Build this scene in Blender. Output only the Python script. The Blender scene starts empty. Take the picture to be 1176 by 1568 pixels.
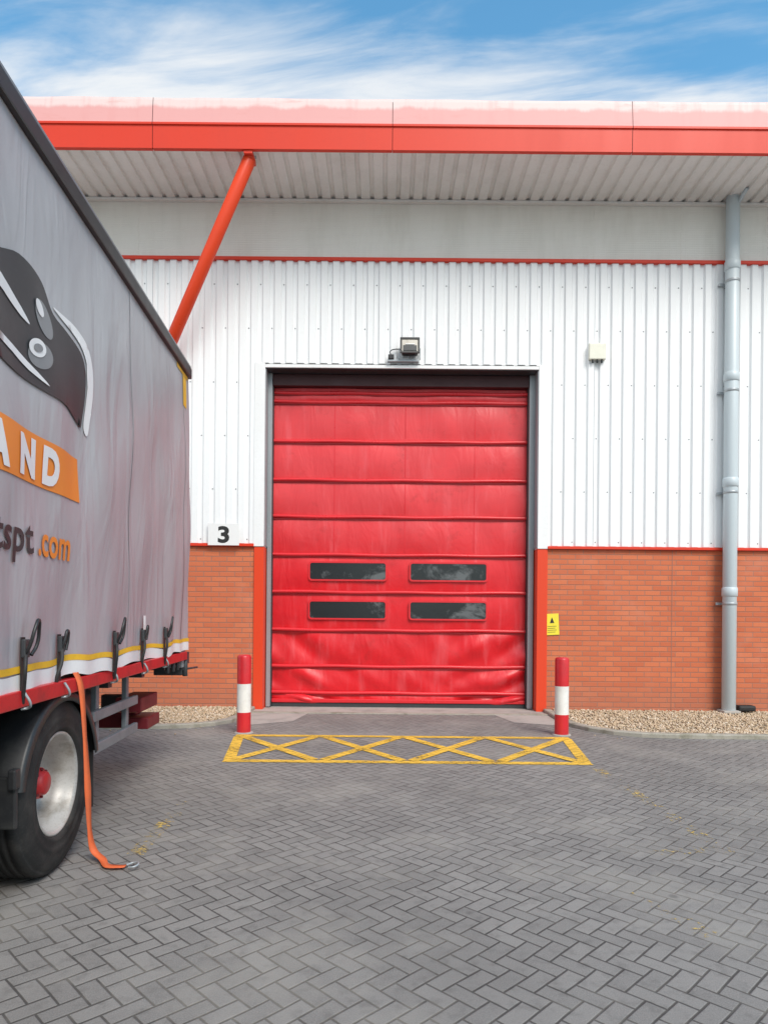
import bpy, bmesh, math, random
from mathutils import Vector, Matrix
import numpy as np
random.seed(4); np.random.seed(4)
sc=bpy.context.scene
D=bpy.data
# ---------------------------------------------------------------- helpers
def link(o,parent=None):
    sc.collection.objects.link(o)
    if parent is not None: o.parent=parent
    return o
def empty(name,loc=(0,0,0),rz=0):
    o=D.objects.new(name,None); o.location=loc; o.rotation_euler=(0,0,rz); o.empty_display_size=.2
    return link(o)
def mesh(name,v,f,mat,parent=None,smooth=False):
    m=D.meshes.new(name); m.from_pydata([tuple(p) for p in v],[],f); m.update()
    o=D.objects.new(name,m)
    if mat: m.materials.append(mat)
    if smooth:
        for p in m.polygons: p.use_smooth=True
    return link(o,parent)
def box(name,x0,x1,y0,y1,z0,z1,mat,parent=None,bev=0,M=None):
    bm=bmesh.new()
    bmesh.ops.create_cube(bm,size=1)
    for v in bm.verts:
        v.co=Vector(((x0+x1)/2+v.co.x*(x1-x0),(y0+y1)/2+v.co.y*(y1-y0),(z0+z1)/2+v.co.z*(z1-z0)))
    if bev>0: bmesh.ops.bevel(bm,geom=bm.edges[:],offset=bev,segments=2,affect='EDGES',profile=.6)
    if M is not None: bm.transform(M)
    m=D.meshes.new(name); bm.to_mesh(m); bm.free()
    if mat: m.materials.append(mat)
    return link(D.objects.new(name,m),parent)
def lathe(name,prof,mat,parent=None,M=None,seg=48,smooth=True,a0=0,a1=2*math.pi):
    full=abs(a1-a0-2*math.pi)<1e-6
    n=seg if full else seg+1
    v=[];f=[]
    for i in range(n):
        a=a0+(a1-a0)*i/seg
        for (x,r) in prof: v.append(Vector((x,r*math.cos(a),r*math.sin(a))))
    k=len(prof)
    for i in range(seg):
        j=(i+1)%n
        for q in range(k-1): f.append((i*k+q,j*k+q,j*k+q+1,i*k+q+1))
    if M is not None: v=[M@p for p in v]
    return mesh(name,v,f,mat,parent,smooth)
def cyl(name,p0,p1,r,mat,parent=None,seg=20,r1=None):
    p0=Vector(p0);p1=Vector(p1);d=p1-p0;L=d.length
    q=d.to_track_quat('X','Z').to_matrix().to_4x4()
    M=Matrix.Translation(p0)@q
    r1=r if r1 is None else r1
    b=min(r*.15,.01)
    return lathe(name,[(0,0.0005),(0,r-b),(b,r),(L-b,r1),(L,r1-b),(L,0.0005)],mat,parent,M,seg)
def tube(name,pts,r,mat,parent=None,cyc=False):
    c=D.curves.new(name,'CURVE');c.dimensions='3D';c.bevel_depth=r;c.bevel_resolution=3;c.resolution_u=8
    s=c.splines.new('BEZIER');s.bezier_points.add(len(pts)-1)
    for b,p in zip(s.bezier_points,pts):
        b.co=p;b.handle_left_type=b.handle_right_type='AUTO'
    s.use_cyclic_u=cyc
    o=D.objects.new(name,c); c.materials.append(mat)
    m=D.meshes.new_from_object(o); D.objects.remove(o)
    for p in m.polygons:p.use_smooth=True
    return link(D.objects.new(name,m),parent)
def textmesh(body,size,offset=0.0,align='LEFT'):
    c=D.curves.new('t','FONT');c.body=body;c.size=size;c.offset=offset;c.align_x=align;c.resolution_u=4
    o=D.objects.new('t',c);m=D.meshes.new_from_object(o);D.objects.remove(o)
    return m
# ---------------------------------------------------------------- node helpers
def newmat(name):
    m=D.materials.new(name);m.use_nodes=True
    nt=m.node_tree;b=nt.nodes['Principled BSDF'];return m,nt,b
def setv(nt,sock,v):
    if v is None:return
    if isinstance(v,(int,float)): sock.default_value=v
    elif isinstance(v,(tuple,list)):
        if len(v)==3 and len(sock.default_value)==4: v=tuple(v)+(1,)
        sock.default_value=v
    else: nt.links.new(v,sock)
def mt(nt,op,a,b=None,c=None,clamp=False):
    n=nt.nodes.new('ShaderNodeMath');n.operation=op;n.use_clamp=clamp
    setv(nt,n.inputs[0],a);setv(nt,n.inputs[1],b);setv(nt,n.inputs[2],c);return n.outputs[0]
def mix(nt,fac,a,b,bt='MIX'):
    n=nt.nodes.new('ShaderNodeMix');n.data_type='RGBA';n.blend_type=bt
    setv(nt,n.inputs[0],fac);setv(nt,n.inputs[6],a);setv(nt,n.inputs[7],b);return n.outputs[2]
def noise(nt,vec,scale,detail=4,rough=.55,dist=0):
    n=nt.nodes.new('ShaderNodeTexNoise');n.inputs['Scale'].default_value=scale
    n.inputs['Detail'].default_value=detail;n.inputs['Roughness'].default_value=rough;n.inputs['Distortion'].default_value=dist
    if vec is not None: nt.links.new(vec,n.inputs['Vector'])
    return n.outputs['Fac']
def objc(nt,scale=(1,1,1),rot=(0,0,0),loc=(0,0,0)):
    t=nt.nodes.new('ShaderNodeTexCoord');m=nt.nodes.new('ShaderNodeMapping')
    m.inputs['Scale'].default_value=scale;m.inputs['Rotation'].default_value=rot;m.inputs['Location'].default_value=loc
    nt.links.new(t.outputs['Object'],m.inputs['Vector']);return m.outputs[0]
def sstep(nt,x,a,b,lo=0,hi=1):
    n=nt.nodes.new('ShaderNodeMapRange');n.interpolation_type='SMOOTHSTEP'
    setv(nt,n.inputs[0],x);n.inputs[1].default_value=a;n.inputs[2].default_value=b;n.inputs[3].default_value=lo;n.inputs[4].default_value=hi
    return n.outputs[0]
def bump(nt,b,h,strength=.3,dist=.01):
    n=nt.nodes.new('ShaderNodeBump');n.inputs['Strength'].default_value=strength;n.inputs['Distance'].default_value=dist
    nt.links.new(h,n.inputs['Height']);nt.links.new(n.outputs[0],b.inputs['Normal'])
def paint(name,col,rough=.45,dirt=.25,scale=3,metal=0,bumpd=.0008,streak=False,dcol=None,spec=.5):
    m,nt,b=newmat(name)
    v=objc(nt,(1,1,.15) if streak else (1,1,1))
    n1=noise(nt,v,scale,4,.6); n2=noise(nt,objc(nt),scale*14,3,.6)
    dc=dcol or tuple(c*.45 for c in col)
    f=mt(nt,'MULTIPLY',sstep(nt,n1,.42,.75),dirt)
    c=mix(nt,f,col,dc)
    f2=mt(nt,'MULTIPLY',sstep(nt,n2,.5,.75),dirt*.5)
    c=mix(nt,f2,c,dc)
    setv(nt,b.inputs['Base Color'],c)
    setv(nt,b.inputs['Roughness'],mt(nt,'MULTIPLY_ADD',n1,.3,rough-.12))
    b.inputs['Metallic'].default_value=metal
    b.inputs['Specular IOR Level'].default_value=spec
    if bumpd>.001: bump(nt,b,n2,.4,bumpd)
    return m
def herring(nt):
    vec=objc(nt,(11.6,11.6,11.6),(0,0,math.radians(45)))
    s=nt.nodes.new('ShaderNodeSeparateXYZ');nt.links.new(vec,s.inputs[0])
    wob=noise(nt,objc(nt),1.3,1)
    x=mt(nt,'ADD',s.outputs[0],mt(nt,'MULTIPLY',wob,.6));y=mt(nt,'ADD',s.outputs[1],mt(nt,'MULTIPLY',wob,-.5))
    i=mt(nt,'FLOOR',x);j=mt(nt,'FLOOR',y);fx=mt(nt,'SUBTRACT',x,i);fy=mt(nt,'SUBTRACT',y,j)
    k=mt(nt,'FLOORED_MODULO',mt(nt,'SUBTRACT',i,j),4.0)
    e=[mt(nt,'COMPARE',k,float(q),.4) for q in range(4)]
    dl=mt(nt,'ADD',fx,e[1]);dr=mt(nt,'ADD',mt(nt,'SUBTRACT',1.0,fx),e[0])
    db=mt(nt,'ADD',fy,e[2]);dt=mt(nt,'ADD',mt(nt,'SUBTRACT',1.0,fy),e[3])
    d=mt(nt,'MINIMUM',mt(nt,'MINIMUM',dl,dr),mt(nt,'MINIMUM',db,dt))
    ii=mt(nt,'SUBTRACT',i,e[1]);jj=mt(nt,'SUBTRACT',j,e[2])
    c=nt.nodes.new('ShaderNodeCombineXYZ');nt.links.new(ii,c.inputs[0]);nt.links.new(jj,c.inputs[1])
    w=nt.nodes.new('ShaderNodeTexWhiteNoise');w.noise_dimensions='2D';nt.links.new(c.outputs[0],w.inputs['Vector'])
    return d,w.outputs['Value'],w.outputs['Color']
# ---------------------------------------------------------------- materials
def mk_paving():
    m,nt,b=newmat('block_paving')
    d,r,rc=herring(nt)
    oc=objc(nt)
    fine=noise(nt,oc,170,2,.7);mid=noise(nt,oc,12,4,.65);big=noise(nt,oc,.5,4,.62)
    c=mix(nt,r,(.190,.178,.168),(.250,.234,.219))
    sp=sstep(nt,fine,.35,.7)
    c=mix(nt,mt(nt,'MULTIPLY',sp,.5),c,(.36,.336,.31))
    c=mix(nt,mt(nt,'MULTIPLY',sstep(nt,mid,.48,.72),.45),c,(.125,.116,.108))
    c=mix(nt,mt(nt,'MULTIPLY',sstep(nt,big,.43,.66),.38),c,(.135,.126,.118))
    lf=noise(nt,objc(nt,(1,1,1),(0,0,0),(7,3,0)),1.1,4,.7)
    c=mix(nt,mt(nt,'MULTIPLY',sstep(nt,lf,.50,.66),.35),c,(.34,.315,.28))
    vo=nt.nodes.new('ShaderNodeTexVoronoi');vo.inputs['Scale'].default_value=1.7;nt.links.new(oc,vo.inputs['Vector'])
    spot=mt(nt,'SUBTRACT',1.0,sstep(nt,mt(nt,'ADD',vo.outputs['Distance'],mt(nt,'MULTIPLY',mid,.05)),.055,.085))
    c=mix(nt,mt(nt,'MULTIPLY',spot,.4),c,(.07,.066,.062))
    jw=mt(nt,'ADD',.014,mt(nt,'MULTIPLY',mid,.045))
    joint=mt(nt,'SUBTRACT',1.0,sstep(nt,mt(nt,'SUBTRACT',d,jw),0,.035))
    jc=mix(nt,sstep(nt,lf,.42,.62),(.045,.041,.037),(.17,.155,.13))
    c=mix(nt,mt(nt,'MULTIPLY',joint,.8),c,jc)
    nt.links.new(c,b.inputs['Base Color'])
    b.inputs['Roughness'].default_value=.88;b.inputs['Specular IOR Level'].default_value=.3
    h=mt(nt,'ADD',mt(nt,'MULTIPLY',sstep(nt,d,.01,.10),1.0),mt(nt,'MULTIPLY',fine,.3))
    h=mt(nt,'ADD',h,mt(nt,'MULTIPLY',r,.4))
    bump(nt,b,h,.7,.0042)
    return m
def mk_marking(name,wear=.5,col=(.68,.42,.045)):
    m,nt,b=newmat(name)
    d,r,rc=herring(nt);oc=objc(nt)
    n=noise(nt,oc,30,4,.75);n2=noise(nt,oc,3,3,.6)
    c=mix(nt,sstep(nt,n2,.4,.65),col,tuple(q*.78 for q in col))
    joint=mt(nt,'SUBTRACT',1.0,sstep(nt,d,.02,.06))
    c=mix(nt,mt(nt,'MULTIPLY',joint,.6),c,(.16,.10,.03))
    nt.links.new(c,b.inputs['Base Color']);b.inputs['Roughness'].default_value=.7
    a=mt(nt,'ADD',mt(nt,'MULTIPLY',n,.65),mt(nt,'MULTIPLY',n2,.35))
    alpha=mt(nt,'SUBTRACT',1.0,sstep(nt,a,wear,wear+.07))
    alpha=mt(nt,'MULTIPLY',alpha,mt(nt,'SUBTRACT',1.0,mt(nt,'MULTIPLY',joint,.5)))
    nt.links.new(alpha,b.inputs['Alpha'])
    bump(nt,b,sstep(nt,d,.01,.10),.5,.004)
    return m
def mk_brick():
    m,nt,b=newmat('red_brickwork')
    t=nt.nodes.new('ShaderNodeTexCoord');s=nt.nodes.new('ShaderNodeSeparateXYZ');nt.links.new(t.outputs['Object'],s.inputs[0])
    c=nt.nodes.new('ShaderNodeCombineXYZ');
    nt.links.new(mt(nt,'ADD',s.outputs[0],s.outputs[1]),c.inputs[0]);nt.links.new(s.outputs[2],c.inputs[1])
    br=nt.nodes.new('ShaderNodeTexBrick');nt.links.new(c.outputs[0],br.inputs['Vector'])
    br.inputs['Scale'].default_value=1;br.inputs['Brick Width'].default_value=.24;br.inputs['Row Height'].default_value=.079
    br.inputs['Mortar Size'].default_value=.008;br.inputs['Mortar Smooth'].default_value=.4;br.inputs['Bias'].default_value=0
    br.inputs['Color1'].default_value=(.64,.180,.078,1);br.inputs['Color2'].default_value=(.55,.138,.060,1);br.inputs['Mortar'].default_value=(.38,.17,.115,1)
    row=mt(nt,'FRACT',mt(nt,'DIVIDE',s.outputs[2],.079))
    oc=objc(nt);n=noise(nt,oc,60,3,.7);g=noise(nt,oc,.8,4,.65)
    bed=mt(nt,'SUBTRACT',1.0,sstep(nt,row,.04,.16))
    cc=mix(nt,mt(nt,'MULTIPLY',bed,.4),br.outputs['Color'],(.28,.10,.06))
    cc=mix(nt,mt(nt,'MULTIPLY',sstep(nt,n,.45,.75),.3),cc,(.36,.095,.048))
    cc=mix(nt,mt(nt,'MULTIPLY',sstep(nt,g,.5,.72),.28),cc,(.66,.33,.24))
    low=mt(nt,'SUBTRACT',1.0,sstep(nt,mt(nt,'ADD',s.outputs[2],mt(nt,'MULTIPLY',g,-.5)),-.1,.35))
    cc=mix(nt,mt(nt,'MULTIPLY',low,.3),cc,(.28,.15,.11))
    nt.links.new(cc,b.inputs['Base Color']);b.inputs['Roughness'].default_value=.85
    h=mt(nt,'ADD',mt(nt,'SUBTRACT',1.0,br.outputs['Fac']),mt(nt,'MULTIPLY',n,.25))
    bump(nt,b,h,.6,.006);return m
def mk_fascia_top():
    m,nt,b=newmat('faded_fascia_paint')
    t=nt.nodes.new('ShaderNodeTexCoord');s=nt.nodes.new('ShaderNodeSeparateXYZ');nt.links.new(t.outputs['Object'],s.inputs[0])
    n=noise(nt,objc(nt,(1,1,.3)),1.6,5,.65);n3=noise(nt,objc(nt,(1,1,.05)),6,3,.6);n4=noise(nt,objc(nt,(.25,1,1)),5,4,.7)
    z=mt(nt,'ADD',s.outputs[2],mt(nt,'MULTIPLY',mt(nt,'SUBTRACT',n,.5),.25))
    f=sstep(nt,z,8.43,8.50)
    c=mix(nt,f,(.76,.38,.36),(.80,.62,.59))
    c=mix(nt,mt(nt,'MULTIPLY',sstep(nt,n3,.5,.72),.35),c,(.74,.34,.32))
    c=mix(nt,mt(nt,'MULTIPLY',sstep(nt,n4,.55,.72),.4),c,(.70,.30,.27))
    nt.links.new(c,b.inputs['Base Color']);b.inputs['Roughness'].default_value=.5;b.inputs['Specular IOR Level'].default_value=.3;return m
def mk_micro():
    m,nt,b=newmat('microrib_panel')
    oc=objc(nt);s=nt.nodes.new('ShaderNodeSeparateXYZ');nt.links.new(oc,s.inputs[0])
    w=mt(nt,'SINE',mt(nt,'MULTIPLY',s.outputs[2],2*math.pi/.035))
    w2=mt(nt,'SINE',mt(nt,'MULTIPLY',s.outputs[0],2*math.pi/.035))
    n=noise(nt,objc(nt,(1,1,.2)),1.5,4,.7)
    c=mix(nt,sstep(nt,n,.4,.7),(.85,.82,.765),(.76,.73,.67))
    nt.links.new(c,b.inputs['Base Color']);b.inputs['Roughness'].default_value=.5
    bump(nt,b,mt(nt,'ADD',w,mt(nt,'MULTIPLY',w2,.3)),.3,.003);return m
def mk_gravel(base=False):
    m,nt,b=newmat('gravel_base' if base else 'gravel_stone')
    if base:
        n=noise(nt,objc(nt),60,4,.7);c=mix(nt,n,(.16,.13,.09),(.48,.40,.29))
        bump(nt,b,n,.8,.02)
    else:
        g=nt.nodes.new('ShaderNodeNewGeometry')
        r=nt.nodes.new('ShaderNodeValToRGB');nt.links.new(g.outputs['Random Per Island'],r.inputs[0])
        e=r.color_ramp.elements;e[0].color=(.34,.25,.16,1);e[1].color=(.76,.66,.54,1)
        q=e.new(.4);q.color=(.60,.46,.31,1);q=e.new(.7);q.color=(.54,.39,.25,1);c=r.outputs[0]
    nt.links.new(c,b.inputs['Base Color']);b.inputs['Roughness'].default_value=.85;return m
def mk_redpvc():
    m,nt,b=newmat('red_pvc_curtain')
    oc=objc(nt);n=noise(nt,objc(nt,(1,1,1.6)),1.3,4,.6,.6);n2=noise(nt,objc(nt,(1,1,.12)),6,3,.6)
    s=nt.nodes.new('ShaderNodeSeparateXYZ');nt.links.new(oc,s.inputs[0])
    c=mix(nt,sstep(nt,n,.35,.7),(.72,.014,.022),(.62,.010,.018))
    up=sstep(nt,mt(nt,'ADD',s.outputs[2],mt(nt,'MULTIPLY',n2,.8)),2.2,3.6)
    c=mix(nt,mt(nt,'MULTIPLY',up,.26),c,(.80,.13,.14))  # pinkish reflected light painted into the colour of the upper curtain
    c=mix(nt,mt(nt,'MULTIPLY',sstep(nt,n2,.52,.75),.35),c,(.80,.13,.15))
    dn=noise(nt,oc,2.2,4,.7)
    c=mix(nt,mt(nt,'MULTIPLY',sstep(nt,dn,.56,.75),.45),c,(.36,.02,.02))
    nt.links.new(c,b.inputs['Base Color']);setv(nt,b.inputs['Roughness'],mt(nt,'MULTIPLY_ADD',n,.25,.24))
    h=mt(nt,'ADD',noise(nt,objc(nt,(1,1,.35)),3.0,3,.55,1.0),mt(nt,'MULTIPLY',noise(nt,oc,300,1),.012))
    bump(nt,b,h,.55,.035);return m
def mk_curtain():
    m,nt,b=newmat('grey_tarpaulin')
    oc=objc(nt);s=nt.nodes.new('ShaderNodeSeparateXYZ');nt.links.new(oc,s.inputs[0])
    n=noise(nt,objc(nt,(1,1,.3)),1.6,4,.65);n2=noise(nt,objc(nt,(1,1.0,.12)),7,4,.7)
    c=mix(nt,sstep(nt,n,.35,.7),(.43,.435,.45),(.37,.37,.385))
    lo=mt(nt,'SUBTRACT',1.0,sstep(nt,mt(nt,'ADD',s.outputs[2],mt(nt,'MULTIPLY',n,1.2)),2.0,3.4))
    c=mix(nt,mt(nt,'MULTIPLY',lo,.5),c,(.40,.335,.36))  # mauve tint of reflected colour, painted into the lower tarpaulin
    c=mix(nt,mt(nt,'MULTIPLY',sstep(nt,n2,.53,.75),.24),c,(.26,.24,.24))
    g=noise(nt,objc(nt,(1,1,.5)),9,4,.75)
    c=mix(nt,mt(nt,'MULTIPLY',sstep(nt,g,.58,.75),.15),c,(.27,.25,.24))
    nt.links.new(c,b.inputs['Base Color']);setv(nt,b.inputs['Roughness'],mt(nt,'MULTIPLY_ADD',n2,.25,.28))
    h=mt(nt,'ADD',noise(nt,objc(nt,(1,1,.25),(.35,0,0)),2.6,3,.5,1.2),mt(nt,'MULTIPLY',noise(nt,oc,260,1),.010))
    bump(nt,b,h,.6,.045);return m
def mk_glass(name,col=(.018,.021,.023),rough=.10):
    m,nt,b=newmat(name);oc=objc(nt,(1,1,1.5),(0,.5,0))
    n=noise(nt,oc,1.4,5,.7,.4);c=mix(nt,sstep(nt,n,.52,.66),col,(.12,.13,.135))  # pale patches in the base colour imitate reflections on the pane
    nt.links.new(c,b.inputs['Base Color']);setv(nt,b.inputs['Roughness'],mt(nt,'MULTIPLY_ADD',n,.2,rough))
    b.inputs['Specular IOR Level'].default_value=.45;bump(nt,b,n,.12,.02);return m

MP=mk_paving();MB=mk_brick()
white=paint('white_cladding',(.86,.87,.88),.38,.12,1.2,streak=True,dcol=(.60,.59,.57))
whitetrim=paint('white_trim',(.84,.845,.85),.4,.2,2,streak=True,dcol=(.52,.52,.5))
soffm=paint('soffit_sheet',(.84,.82,.79),.5,.3,1.5,dcol=(.52,.49,.45))
red=paint('red_fascia_paint',(.72,.048,.020),.38,.2,1.5,streak=True,dcol=(.50,.035,.02),spec=.35)
guardr=paint('corner_guard_red',(.74,.062,.020),.4,.25,2,streak=True,dcol=(.5,.05,.03),spec=.35)
redtube=paint('red_strut_paint',(.78,.065,.018),.3,.1,3,spec=.35)
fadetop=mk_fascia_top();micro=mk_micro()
dark=paint('dark_steel',(.04,.044,.048),.45,.3,4)
dred=paint('dark_red_steel',(.16,.012,.018),.5,.5,5)
black=paint('black_rubber',(.018,.018,.019),.6,.4,5,dcol=(.06,.055,.05))
blackpl=paint('black_plastic',(.02,.021,.023),.42,.4,6,dcol=(.06,.06,.055))
tyrem=paint('tyre_rubber',(.020,.020,.020),.75,.6,5,dcol=(.075,.067,.06),bumpd=.002,spec=.3)
galv=paint('galvanised_steel',(.42,.45,.47),.4,.35,5,metal=.35)
guardm=paint('side_guard_steel',(.20,.22,.24),.45,.45,5,metal=.2)
guide=paint('guide_steel',(.34,.37,.39),.4,.4,4,metal=.2,streak=True)
screwm=paint('screw_cap',(.25,.27,.28),.4,.3,4)
pipe_m=paint('pipe_grey_paint',(.56,.63,.665),.35,.22,2.5,streak=True,dcol=(.40,.43,.42))
conc=paint('concrete',(.42,.385,.35),.85,.6,3,dcol=(.22,.20,.18),bumpd=.004)
kerbm=paint('kerb_concrete',(.38,.35,.295),.85,.75,5,dcol=(.16,.15,.10),bumpd=.004)
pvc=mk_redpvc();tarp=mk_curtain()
winm=mk_glass('tinted_window')
grav=mk_gravel();gravb=mk_gravel(True)
yel=mk_marking('yellow_road_paint',.55,(.86,.52,.06));yelw=mk_marking('worn_yellow_paint',.385,(.62,.43,.12))
bred=paint('bollard_red',(.62,.022,.03),.32,.35,6);bwhite=paint('bollard_white',(.82,.81,.78),.4,.35,6,dcol=(.45,.40,.35))
signw=paint('sign_white',(.82,.82,.82),.4,.1,3);signk=paint('sign_black',(.02,.02,.02),.5,.1,3)
signy=paint('sign_yellow',(.86,.72,.05),.4,.1,6)
cream=paint('cream_plastic',(.80,.79,.68),.5,.15,6)
orange=paint('orange_vinyl',(.86,.26,.035),.4,.2,3,streak=True,dcol=(.6,.22,.06))
vblack=paint('dark_vinyl',(.030,.032,.036),.45,.3,3,dcol=(.08,.08,.085))
vwhite=paint('white_vinyl',(.80,.80,.80),.4,.2,3,streak=True,dcol=(.5,.5,.5))
vgrey=paint('grey_vinyl',(.22,.23,.24),.4,.2,3)
yhem=paint('yellow_webbing',(.84,.48,.03),.5,.3,5)
truckred=paint('chassis_red',(.56,.018,.022),.35,.45,5,dcol=(.14,.03,.03))
rimm=paint('rim_silver',(.50,.48,.45),.42,.7,6,metal=.15,dcol=(.18,.15,.11))
strapm=paint('orange_strap',(.74,.14,.04),.7,.4,9,dcol=(.35,.10,.05))
# ---------------------------------------------------------------- ground
def rect(name,x0,x1,y0,y1,z,mat,parent=None):
    return mesh(name,[(x0,y0,z),(x1,y0,z),(x1,y1,z),(x0,y1,z)],[(0,1,2,3)],mat,parent)
rect('ground',-400,400,-400,400,0,MP)
# ---------------------------------------------------------------- building
WY=10.6; XL,XR=-1.866,2.363; ZT=5.30; BZ=2.525; CT=6.957; SZ=7.90
EX=26
B=empty('warehouse_building',(0,0,0))
box('brick_wall_left',-EX,-2.02,WY,WY+.25,-.1,BZ,MB,B)
box('brick_wall_right',2.525,EX,WY,WY+.25,-.1,BZ,MB,B)
box('movement_joint',4.455,4.468,WY-.003,WY+.01,0.05,BZ-.002,paint('joint_sealant',(.36,.15,.10),.7,.2),B)
box('corner_guard_left',-2.018,XL,WY-.03,WY+.26,0,BZ,guardr,B,.006)
box('corner_guard_right',XR,2.523,WY-.03,WY+.26,0,BZ,guardr,B,.006)
box('base_flashing_left',-EX,-2.02,WY-.055,WY+.02,BZ+.002,BZ+.045,red,B,.004)
box('base_flashing_right',2.52,EX,WY-.055,WY+.02,BZ+.002,BZ+.045,red,B,.004)
def cladding(name,x0,x1,z0,z1,y,pitch=.18,depth=.036):
    prof=[]
    i=math.floor(x0/pitch)-1
    while i*pitch<x1+pitch:
        b=i*pitch
        for dx,dy in ((0,0),(.050,0),(.070,-depth),(.160,-depth)):
            prof.append((b+dx,y+dy))
        i+=1
    P=[]
    for k in range(len(prof)-1):
        (xa,ya),(xb,yb)=prof[k],prof[k+1]
        if xb<=x0 or xa>=x1: continue
        def at(x):
            t=(x-xa)/(xb-xa);return (x,ya+(yb-ya)*t)
        a=at(max(xa,x0));c=at(min(xb,x1))
        if not P:P.append(a)
        P.append(c)
    v=[];f=[]
    for (x,yy) in P: v+= [(x,yy,z0),(x,yy,z1)]
    for k in range(len(P)-1): f.append((2*k,2*k+2,2*k+3,2*k+1))
    return mesh(name,v,f,white,B)
cladding('cladding_left',-EX,-2.02,BZ+.05,CT,WY+.005)
cladding('cladding_right',2.52,EX,BZ+.05,CT,WY+.005)
cladding('cladding_over_door',-2.02,2.52,ZT+.075,CT,WY+.005)
box('backing_wall_left',-EX,-2.02,WY+.03,WY+.25,BZ+.01,8.0,whitetrim,B)
box('backing_wall_right',2.525,EX,WY+.03,WY+.25,BZ+.01,8.0,whitetrim,B)
box('backing_wall_top',-2.019,2.524,WY+.03,WY+.25,ZT+.07,8.0,whitetrim,B)
for x in (-3.78,-.36,3.06,6.48):
    z0=BZ+.06 if not -2.0<x<2.5 else ZT+.08
    box('sheet_lap',x+.159,x+.163,WY-.036,WY-.028,z0,CT-.01,galv,B)
box('jamb_flashing_left',-2.03,XL-.001,WY-.042,WY+.26,BZ+.003,ZT+.07,whitetrim,B,.005)
box('jamb_flashing_right',XR+.001,2.535,WY-.042,WY+.26,BZ+.003,ZT+.07,whitetrim,B,.005)
box('head_flashing',XL,XR,WY-.040,WY+.26,ZT,ZT+.050,whitetrim,B,.005)
v=[];f=[]
def screw(x,z,y,r=.011):
    b=len(v)
    for a in range(6): v.append((x+r*math.cos(a*math.pi/3),y,z+r*math.sin(a*math.pi/3)))
    for a in range(6): v.append((x+r*.7*math.cos(a*math.pi/3),y-.007,z+r*.7*math.sin(a*math.pi/3)))
    f.append(tuple(range(b+6,b+12)))
    for a in range(6): f.append((b+a,b+(a+1)%6,b+6+(a+1)%6,b+6+a))
for i in range(-70,75):
    x=i*.18+.025
    for q,z in enumerate((2.64,3.42,4.25,5.08,5.92,6.6)):
        if (i+q)%2: continue
        if -2.05<x<2.55 and z<5.45: continue
        screw(x,z,WY+.004)
mesh('cladding_screws',v,f,screwm,B)
box('head_strip_red',-EX,EX,WY-.055,WY+.02,CT,CT+.05,red,B,.004)
box('upper_band',-EX,EX,WY-.005,WY+.028,CT+.052,SZ+.03,micro,B)
for x in (-3.95,3.2,4.55,7.2,-6.9):
    box('band_joint',x,x+.10,WY-.011,WY-.004,CT+.053,SZ-.02,micro,B)
FY=9.4
v=[];f=[];P=[]
pitch=.2
n=int(2*EX/pitch)
for i in range(n+1):
    b=-EX+i*pitch
    for dx,dz in ((0,0),(.125,0),(.142,.035),(.183,.035)): P.append((b+dx,dz))
for (x,dz) in P: v+=[(x,FY+.02,SZ+dz),(x,WY+.02,SZ+dz)]
for k in range(len(P)-1): f.append((2*k,2*k+1,2*k+3,2*k+2))
mesh('soffit_sheet',v,f,soffm,B)
box('soffit_wall_trim',-EX,EX,WY-.07,WY-.006,SZ-.04,SZ-.004,soffm,B,.004)
for x in (-5.6,-2.2,1.2,4.6,8.0):
    box('soffit_lap',x,x+.02,FY+.04,WY-.071,SZ-.004,SZ-.001,soffm,B)
def strip(name,prof,x0,x1,mat,smooth=False,NX=1,wob=0):
    v=[];f=[]
    for k,(y,z) in enumerate(prof):
        for i in range(NX+1):
            x=x0+(x1-x0)*i/NX
            v.append((x,y,z+(wob*(math.sin(x*2.7)+.6*math.sin(x*7.1+1)) if k>=len(prof)-4 and k<len(prof)-1 else 0)))
    for k in range(len(prof)-1):
        for i in range(NX): f.append((k*(NX+1)+i,k*(NX+1)+i+1,(k+1)*(NX+1)+i+1,(k+1)*(NX+1)+i))
    mesh(name,v,f,mat,B,smooth)
pan=[-3.24+3.3*i for i in range(-7,10)]
for a,b in zip(pan[:-1],pan[1:]):
    a+=.004;b-=.004
    strip('fascia_red_band',[(FY+.06,SZ-.012),(FY,SZ-.012),(FY-.004,8.20),(FY-.022,8.206),(FY-.022,8.235)],a,b,red)
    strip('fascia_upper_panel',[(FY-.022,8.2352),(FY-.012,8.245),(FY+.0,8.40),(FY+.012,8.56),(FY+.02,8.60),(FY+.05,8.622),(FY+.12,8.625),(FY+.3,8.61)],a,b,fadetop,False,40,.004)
strip('fascia_backing',[(FY+.05,SZ),(FY+.03,8.2),(FY+.06,8.59)],-EX,EX,dred)
strip('roof_sheet',[(FY+.29,8.60),(FY+6,9.1),(FY+25,9.2)],-EX,EX,guide)
box('gable_left',-EX,-EX+.2,WY+.26,34,0,8.8,white,B);box('gable_right',EX-.2,EX,WY+.26,34,0,8.8,white,B)
box('door_backing',XL-.1,XR+.1,11.25,11.3,0,ZT+.3,dark,B)
box('reveal_left',XL-.14,XL+.012,WY+.262,11.25,0,ZT+.2,dark,B)
box('reveal_right',XR-.012,XR+.14,WY+.262,11.25,0,ZT+.2,dark,B)
box('reveal_head',XL-.1,XR+.1,WY+.262,11.25,ZT-.012,ZT+.2,dark,B)
box('reveal_skin_left',XL+.0005,XL+.012,WY-.02,WY+.262,BZ+.02,ZT-.013,guide,B)
box('reveal_skin_right',XR-.012,XR-.0005,WY-.02,WY+.262,BZ+.02,ZT-.013,guide,B)
box('reveal_skin_head',XL+.013,XR-.013,WY-.02,WY+.262,ZT-.012,ZT-.0005,dark,B)
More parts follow.
